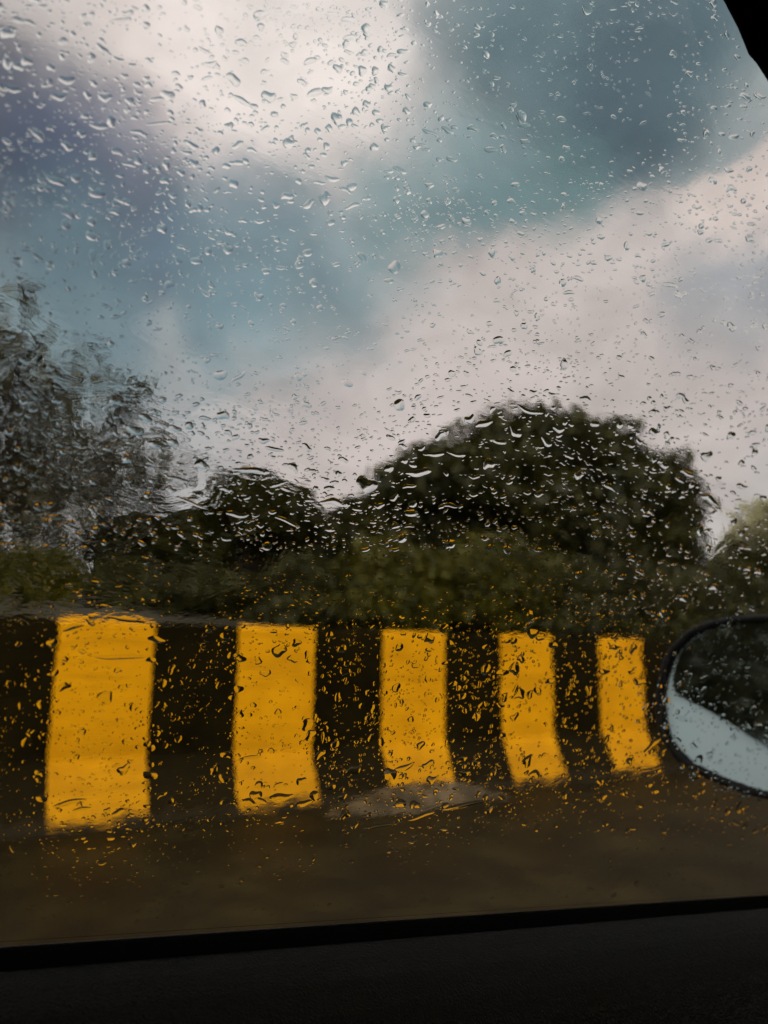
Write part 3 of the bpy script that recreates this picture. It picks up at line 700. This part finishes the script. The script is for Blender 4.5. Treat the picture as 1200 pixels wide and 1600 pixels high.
# (pixel x, pixel y, length px, height px, in-picture slope deg, bend) of the drops that stand out in the photograph
KEY = [(12, 50, 20, 30, -50, .1), (12, 98, 20, 22, 40, .2), (42, 95, 22, 16, 10, .2), (105, 124, 32, 16, 0, .25), (92, 150, 30, 13, 0, -.45), (165, 152, 26, 14, 0, -.45),
       (203, 157, 18, 14, 0, .1), (137, 148, 18, 12, -30, .2), (57, 147, 12, 12, -30, .1), (20, 138, 34, 12, -15, .2), (155, 196, 36, 12, -8, .1), (60, 210, 34, 13, -45, .2),
       (105, 227, 26, 14, -30, .1), (128, 208, 18, 14, -10, .1), (145, 242, 20, 16, -60, .3), (88, 281, 44, 14, -25, .1), (92, 318, 24, 8, 0, .2), (122, 336, 12, 12, 0, 0),
       (170, 339, 12, 10, 0, 0), (218, 207, 34, 10, -18, .25), (250, 192, 54, 6, 3, .0), (202, 256, 30, 8, -14, .05), (230, 264, 14, 16, 0, .2), (258, 282, 12, 20, 80, .0),
       (283, 269, 16, 12, -10, .1), (260, 258, 18, 12, -50, .3), (300, 226, 30, 11, -22, .1), (292, 238, 22, 8, -14, .1), (338, 235, 16, 14, 20, .2), (354, 259, 17, 10, 0, 0),
       (372, 226, 12, 24, -60, .2), (394, 234, 20, 9, -20, .1), (352, 278, 10, 8, 0, 0), (331, 262, 8, 14, 80, 0), (378, 66, 14, 24, 75, .1), (365, 123, 32, 18, -25, .2),
       (378, 156, 40, 10, -30, .3), (421, 150, 28, 20, 5, -.35), (446, 95, 9, 20, 75, .1), (458, 69, 12, 13, 20, .2), (473, 128, 22, 10, -35, .2), (513, 140, 22, 14, 10, -.35),
       (401, 58, 14, 9, 0, .3), (275, 114, 18, 8, -10, .1), (298, 120, 12, 8, 0, 0), (207, 101, 16, 8, 0, 0), (233, 94, 16, 8, -20, 0), (195, 118, 16, 9, -10, 0),
       (185, 92, 24, 8, -15, .3), (80, 105, 16, 14, 0, .1), (45, 34, 30, 8, -15, .1), (160, 75, 30, 10, -35, .3), (200, 20, 24, 12, 0, -.4), (320, 78, 30, 6, -30, 0),
       (400, 175, 10, 8, 0, 0), (430, 178, 16, 9, -30, .2), (477, 195, 10, 14, -70, .1), (515, 200, 16, 12, -20, .1), (574, 162, 16, 14, 0, .2), (583, 134, 16, 9, 0, 0),
       (567, 110, 18, 18, 40, .1), (587, 110, 14, 16, 50, .1), (483, 318, 12, 26, -55, .05), (449, 306, 24, 14, 10, -.4), (551, 321, 30, 9, 18, .2), (480, 243, 16, 9, -30, .2),
       (520, 279, 30, 9, -10, .1), (500, 285, 24, 7, -5, .1), (380, 344, 18, 9, -10, .1), (406, 345, 22, 8, -5, .1), (405, 463, 18, 15, 0, 0), (356, 388, 18, 22, 70, .1),
       (294, 319, 12, 12, 0, 0), (187, 312, 22, 9, -20, .2), (260, 320, 16, 9, -50, .3), (470, 405, 16, 12, 30, .2), (440, 418, 22, 7, 0, .1), (560, 412, 12, 10, 20, .1),
       (636, 173, 15, 12, -15, .1), (669, 163, 16, 12, 10, .2), (673, 207, 32, 8, -25, .1), (652, 229, 16, 8, 0, .1), (667, 233, 14, 8, 0, .1), (700, 203, 26, 10, -25, .2),
       (740, 200, 12, 22, 80, .1), (773, 212, 10, 16, 80, .1), (625, 265, 28, 10, -25, .2), (621, 293, 10, 12, 60, 0), (637, 292, 10, 14, 70, 0), (672, 289, 18, 9, -5, 0),
       (730, 346, 12, 20, 60, .1), (690, 354, 18, 9, 10, .1), (605, 276, 10, 9, 0, 0), (640, 375, 16, 9, -10, .2), (685, 396, 16, 20, 60, .1), (608, 438, 20, 10, 0, .3),
       (573, 757, 36, 26, -20, .1), (390, 735, 60, 9, -5, .15), (430, 702, 36, 7, -10, .15), (372, 804, 40, 11, -5, .2), (520, 785, 44, 12, -5, .2), (450, 815, 50, 7, -22, .1),
       (300, 786, 60, 5, -22, .1), (655, 738, 44, 13, 5, .25), (640, 760, 24, 7, 8, .2), (806, 675, 26, 12, -45, .1), (757, 662, 30, 11, 15, .25), (830, 642, 46, 9, -18, -.3),
       (735, 655, 20, 14, 30, .2), (690, 680, 24, 14, 25, .3), (780, 690, 30, 8, -10, .2), (855, 690, 22, 12, -40, .2), (765, 725, 22, 16, 20, .35), (705, 790, 26, 8, -5, .3),
       (742, 745, 20, 8, 0, .1), (680, 710, 34, 8, 5, .2), (715, 710, 30, 8, -10, .1), (593, 790, 20, 9, 0, .1), (640, 822, 22, 6, 0, .3), (905, 742, 18, 14, 0, .2),
       (190, 1027, 100, 8, 0, .12), (245, 1000, 30, 10, -10, .1), (195, 968, 60, 7, -8, .05), (115, 980, 40, 9, 15, .1), (100, 1074, 26, 12, 20, .2), (268, 1047, 20, 9, 60, .1),
       (437, 1017, 26, 22, 60, .3), (458, 1030, 12, 20, 80, .1), (415, 1052, 20, 12, 0, .4), (355, 1180, 12, 22, 75, .3), (352, 1217, 14, 24, 70, .3), (335, 1205, 14, 14, 30, .2),
       (485, 1150, 22, 14, 45, .2), (500, 1180, 22, 10, 30, .1), (235, 1212, 14, 26, 70, .4), (194, 1203, 24, 16, 20, .5), (252, 1243, 22, 8, 30, .1), (110, 1255, 60, 9, 12, .05),
       (128, 1265, 34, 6, 10, .1), (185, 1270, 26, 9, 20, .2), (440, 1246, 40, 12, 8, -.3), (400, 1243, 16, 22, 80, .1), (475, 1256, 30, 10, 15, .2), (390, 1185, 42, 6, 10, .05),
       (540, 1050, 12, 18, 80, .1), (620, 1075, 18, 12, 30, .2), (610, 1210, 24, 20, -40, .3), (632, 1200, 40, 8, 20, .15), (670, 1195, 22, 12, 15, -.3), (722, 1187, 20, 9, 20, .1),
       (725, 1208, 10, 24, 85, .2), (658, 1165, 16, 12, 10, -.3), (745, 1120, 14, 14, 0, .2), (600, 1290, 70, 6, 10, .1), (730, 1258, 90, 7, 10, .08), (660, 1275, 50, 7, 18, .1),
       (825, 1190, 22, 16, 50, .2), (836, 1210, 12, 20, 85, .1), (812, 1085, 22, 16, 20, .4), (790, 1090, 14, 14, 20, .3), (815, 1030, 14, 14, -20, .3), (860, 1065, 18, 8, 10, .1),
       (1000, 1065, 24, 11, -10, .2), (945, 1050, 20, 9, 0, .2), (960, 1012, 16, 8, 0, .1), (1020, 1165, 36, 8, 35, .1), (985, 1190, 14, 14, 40, .2), (1085, 1167, 9, 16, 60, 0),
       (1042, 1095, 14, 9, 10, .1), (1110, 1180, 10, 14, 60, .1), (1185, 60, 14, 16, 60, .1), (1165, 150, 10, 22, 70, .2), (1188, 150, 10, 24, 75, .3), (1140, 265, 9, 20, 70, .0),
       (905, 435, 22, 8, -15, .2), (1005, 435, 12, 14, 40, -.3), (1045, 445, 40, 8, -12, .1), (980, 385, 12, 14, 40, .2), (940, 370, 16, 9, 0, .2), (890, 457, 24, 7, 0, .1),
       (770, 640, 14, 8, 40, .1), (1000, 690, 14, 9, -20, .1), (1110, 780, 30, 12, -28, .1), (1160, 760, 20, 8, -10, .2), (1075, 740, 26, 8, -20, .1)]
def to_plane(px, py, lpx, hpx, deg, bend):
    x, w_ = px2w(px, py)
    a = radians(deg)
    x1, w1 = px2w(px + cos(a)*lpx/2, py - sin(a)*lpx/2)
    x2, w2 = px2w(px - sin(a)*hpx/2, py - cos(a)*hpx/2)
    Lh = np.hypot(x1-x, w1-w_); Wh = np.hypot(x2-x, w2-w_)
    ang = math.atan2(w1-w_, x1-x)
    if Wh > Lh: Lh, Wh, ang, bend = Wh, Lh, math.atan2(w2-w_, x2-x), bend*.5
    return x, w_, Lh, Wh, ang, bend
# zones: pixel box, share of candidates, typical length px (median, spread), elongation
def zone(px, py):
    if py > 1300: return 4.6, .45, 4.4, 2.4, .115
    if py > 960: return 9.5, .6, 4.2, 1.6, .122
    if py > 640 and px > 880: return 10, .5, 5.2, 1.9, .27
    if py > 860: return 8.0, .5, 5.0, 2.1, .13
    if py > 620:
        if px < 330: return 8.0, .6, 7.0, 2.1, .32
        return 9.5, .55, 5.4, 2.1, .25
    if px < 640:
        if py < 420: return 8.0, .68, 4.9, 1.6, .26
        return 4.0, .55, 5.5, 2.1, .28
    if py < 300: return 4.0, .5, 5.0, 1.9, .22
    return 7.0, .5, 4.9, 1.9, .24
BIG = []
def try_add(lst, d, pad=.55, force=False):
    x, w_, Lh, Wh = d[:4]; r = (Lh*.55+Wh*.45)
    if not force and not HS.ok(x, w_, r, pad): return False
    HS.add(x, w_, r); lst.append(d); return True
for i, kq in enumerate(KEY):
    x, w_, Lh, Wh, ang, bend = to_plane(*kq); ks = .84 if kq[1] < 480 else .92; Lh *= ks; Wh *= ks
    try_add(BIG, (x, w_, Lh, Wh, ang, -bend*.4*(1 if i % 3 else -.6), .22, random.uniform(.02, .09), zone(kq[0], kq[1])[4]*random.uniform(1.0, 1.25), kq[0], kq[1]), .45, i < 40)
def rand_drop(px, py, big=False):
    dens, sp, med, el, ct = zone(px, py)
    lpx = med*math.exp(random.gauss(0, sp))
    if big: lpx = max(lpx, 12) * random.uniform(1, 1.4)
    lpx = min(max(lpx, 2.6), 40)
    e = el*math.exp(random.gauss(0, .35))
    hpx = max(2.2, min(lpx, 17)/max(e, .8))
    if 960 < py < 1230 and px > 480 and random.random() < .5: deg = random.gauss(75, 25)
    else: deg = random.gauss(4 if py > 1100 else -4, 18)
    bend = random.gauss(0, .055)
    x, w_, Lh, Wh, ang, bend = to_plane(px, py, lpx, hpx, deg, bend)
    return (x, w_, Lh, Wh, ang, bend, random.uniform(0, .32), random.uniform(.01, .09), ct*random.uniform(.75, 1.2), px, py)
tries = 0
while len(BIG) < 296 and tries < 6000:
    tries += 1
    px, py = random.uniform(5, 1195), random.uniform(5, 1400)
    if random.random() > zone(px, py)[0]/9.5 or (px > 1020 and 960 < py < 1240): continue
    try_add(BIG, rand_drop(px, py, True), 1.1)
SMALL = []
for _ in range(52000):
    px, py = random.uniform(-120, 1330), random.uniform(-160, 1500)
    if random.random() > zone(px, py)[0]/9.5: continue
    # droplets gather in loose clusters
    if random.random() > .5 + .5*math.sin(px*.013 + 2*math.sin(py*.011)) * math.cos(py*.017 + 1.3*math.sin(px*.019)) + .25: continue
    d = rand_drop(px, py)
    zrel = d[1]*cos(TILT)
    if zrel < sill(d[0]) + .004: continue
    # inside the opening only
    q = proj(P(d[0], d[1]))
    if q[1] < 130 and q[0] > 1120 + q[1]*.55: continue
    try_add(SMALL, d, .55)
    if len(SMALL) > 15000: break
# the rest of the pane, outside what the photograph shows
def inside(x, y):
    c = False; n_ = len(OUT)
    for i in range(n_):
        (x0, y0), (x1, y1) = OUT[i], OUT[i-1]
        if (y0 > y) != (y1 > y) and x < (x1-x0)*(y-y0)/(y1-y0)+x0: c = not c
    return c
n_in = len(SMALL)
for _ in range(9000):
    x, w_ = random.uniform(-.78, 1.03), random.uniform(-.25, .62)
    if not inside(x, w_): continue
    if x > .02:
        q = proj(P(x, w_))
        if -110 < q[0] < 1320 and -150 < q[1] < 1490: continue
    Lh = min(.0011*math.exp(random.gauss(0, .65)), .006)
    try_add(SMALL, (x, w_, Lh, max(.0004, Lh/random.uniform(1, 2.4)), random.gauss(-.05, .3), random.gauss(0, .06), random.uniform(0, .3), random.uniform(.01, .09), random.uniform(.18, .34), 0, 0), .55)
    if len(SMALL) - n_in > 5000: break
print('drops', len(BIG), len(SMALL))

# --- every large drop is an object of its own, with a label that tells where it lies
ZX = [(0, 90, 'before the black band at the left edge'), (90, 240, 'before the widest yellow band'), (240, 365, 'before the black band right of the widest yellow band'), (365, 492, 'before the second yellow band'),
      (492, 590, 'before the black band after the second yellow one'), (590, 692, 'before the third yellow band'), (692, 777, 'before the black band after the third yellow one'),
      (777, 862, 'before the fourth yellow band'), (862, 935, 'before the black band after the fourth yellow one'), (935, 1012, 'before the narrowest yellow band'), (1012, 1400, 'before the wing mirror')]
def where(px, py):
    if py > 1290: return 'low on the window before the road, ' + ('left' if px < 400 else 'middle' if px < 800 else 'right')
    if py > 975:
        for a, b, t in ZX:
            if px < b: return t + (', upper part' if py < 1070 else ', middle part' if py < 1170 else ', lower part')
    if py > 640:
        if px < 300: return 'before the loose grey tree, ' + ('upper part' if py < 740 else 'middle part' if py < 860 else 'lower part')
        if px < 580: return ('above the low rounded tree' if py < 735 else 'before the low rounded tree' if py < 880 else 'before the dark shrubs left of centre')
        if px < 1110: return ('before the dome tree, ' if py < 860 else 'before the shrubs under the dome tree, ') + ('left side' if px < 720 else 'left of its middle' if px < 840 else 'right of its middle' if px < 960 else 'right side')
        return 'at the right edge beside the dome tree'
    col = 'far left' if px < 110 else 'left' if px < 220 else 'left of centre' if px < 330 else 'at centre left' if px < 450 else 'at centre' if px < 600 else 'right of centre' if px < 760 else 'right' if px < 980 else 'far right'
    row = 'at the top of the sky' if py < 90 else 'high in the sky' if py < 180 else 'in the upper sky' if py < 270 else 'in the middle sky' if py < 380 else 'in the lower sky' if py < 520 else 'just above the trees'
    return row + ', ' + col
def shape(d):
    el = d[2]/d[3]; a = (math.degrees(d[4])+90) % 180 - 90
    if el < 1.45: s = 'round'
    elif el < 2.6: s = 'oval'
    elif el < 4.5: s = 'long'
    else: s = 'thin streak-like'
    if el >= 1.45:
        s += ' level' if abs(a) < 14 else ' upright' if abs(a) > 60 else ' rising' if a > 0 else ' falling'
    if abs(d[5]) > .2 and el >= 1.45: s += ' curved'
    return s
labs = {}
for i, d in enumerate(BIG): labs.setdefault(f'{shape(d)} raindrop {where(d[9], d[10])}', []).append(i)
RANK = {2: ['larger', 'smaller'], 3: ['largest', 'middle-sized', 'smallest'], 4: ['largest', 'second largest', 'third largest', 'smallest'],
        5: ['largest', 'second largest', 'middle-sized', 'second smallest', 'smallest'], 6: ['largest', 'second largest', 'third largest', 'third smallest', 'second smallest', 'smallest']}
name_of = {}
for k, ids in labs.items():
    ids.sort(key=lambda i: -BIG[i][2]*BIG[i][3])
    for j, i in enumerate(ids):
        pre = '' if len(ids) == 1 else (RANK.get(len(ids), [])[j:j+1] or [f'number {j+1} in size'])[0] + ' '
        name_of[i] = pre + k
for i, d in enumerate(BIG):
    Vd = drop(DBIG, d[2], d[3], d[4], d[5], d[6], d[7], d[8], 1000+i)
    o = mesh('raindrop', Vd, dfaces(DBIG), WATER, smooth=True)
    M = Matrix([[PX[k], PV[k], PN[k], P(d[0], d[1], LIFT)[k]] for k in range(3)] + [[0, 0, 0, 1]])
    o.matrix_world = M
    tag(o, name_of[i], 'raindrop', 'larger raindrops on the car window')
# --- the countless fine ones as one object
VV = []; lp = []; st = []; tt = []; base = 0; fs = dfaces(DSM); pos = 0
fl = np.concatenate([np.array(f) for f in fs]); fn = np.array([len(f) for f in fs])
for i, d in enumerate(SMALL):
    Vd = drop(DSM, d[2], d[3], d[4], d[5], d[6], d[7], d[8], 9000+i); Vd = Vd + np.array([d[0], d[1], LIFT])
    VV.append(Vd); lp.append(fl + base); base += len(Vd); tt.append(fn)
tt = np.concatenate(tt); stt = np.concatenate([[0], np.cumsum(tt)[:-1]])
fd = fast_mesh('fine_droplets', np.concatenate(VV), np.concatenate(lp), stt, tt, WATER)
plane_obj(fd)
tag(fd, 'fine rain droplets and specks of spray scattered over the car window', 'droplets', kind='stuff')

# ================================================================== CAMERA
cd = bpy.data.cameras.new('camera'); cam = bpy.data.objects.new('camera', cd); COL.objects.link(cam)
cam.matrix_world = Matrix([[cr[i], cu[i], -cf[i], EYE[i]] for i in range(3)] + [[0, 0, 0, 1]])
cd.sensor_fit = 'VERTICAL'; cd.sensor_height = 24; cd.lens = 24*F/1600
cd.clip_start = .01; cd.clip_end = 2000
cd.dof.use_dof = True; cd.dof.focus_distance = .43; cd.dof.aperture_fstop = cd.lens/4.4
sc.camera = cam
sc.view_settings.view_transform = 'Standard'; sc.view_settings.look = 'None'; sc.view_settings.exposure = 0.0; sc.view_settings.gamma = 1
sc.view_settings.use_curve_mapping = False
sc.render.engine = 'CYCLES'
cy = sc.cycles
cy.max_bounces = 12; cy.transmission_bounces = 12; cy.glossy_bounces = 4; cy.diffuse_bounces = 3; cy.transparent_max_bounces = 16
cy.sample_clamp_indirect = 4; cy.caustics_refractive = True; cy.blur_glossy = .3
cy.use_denoising = True
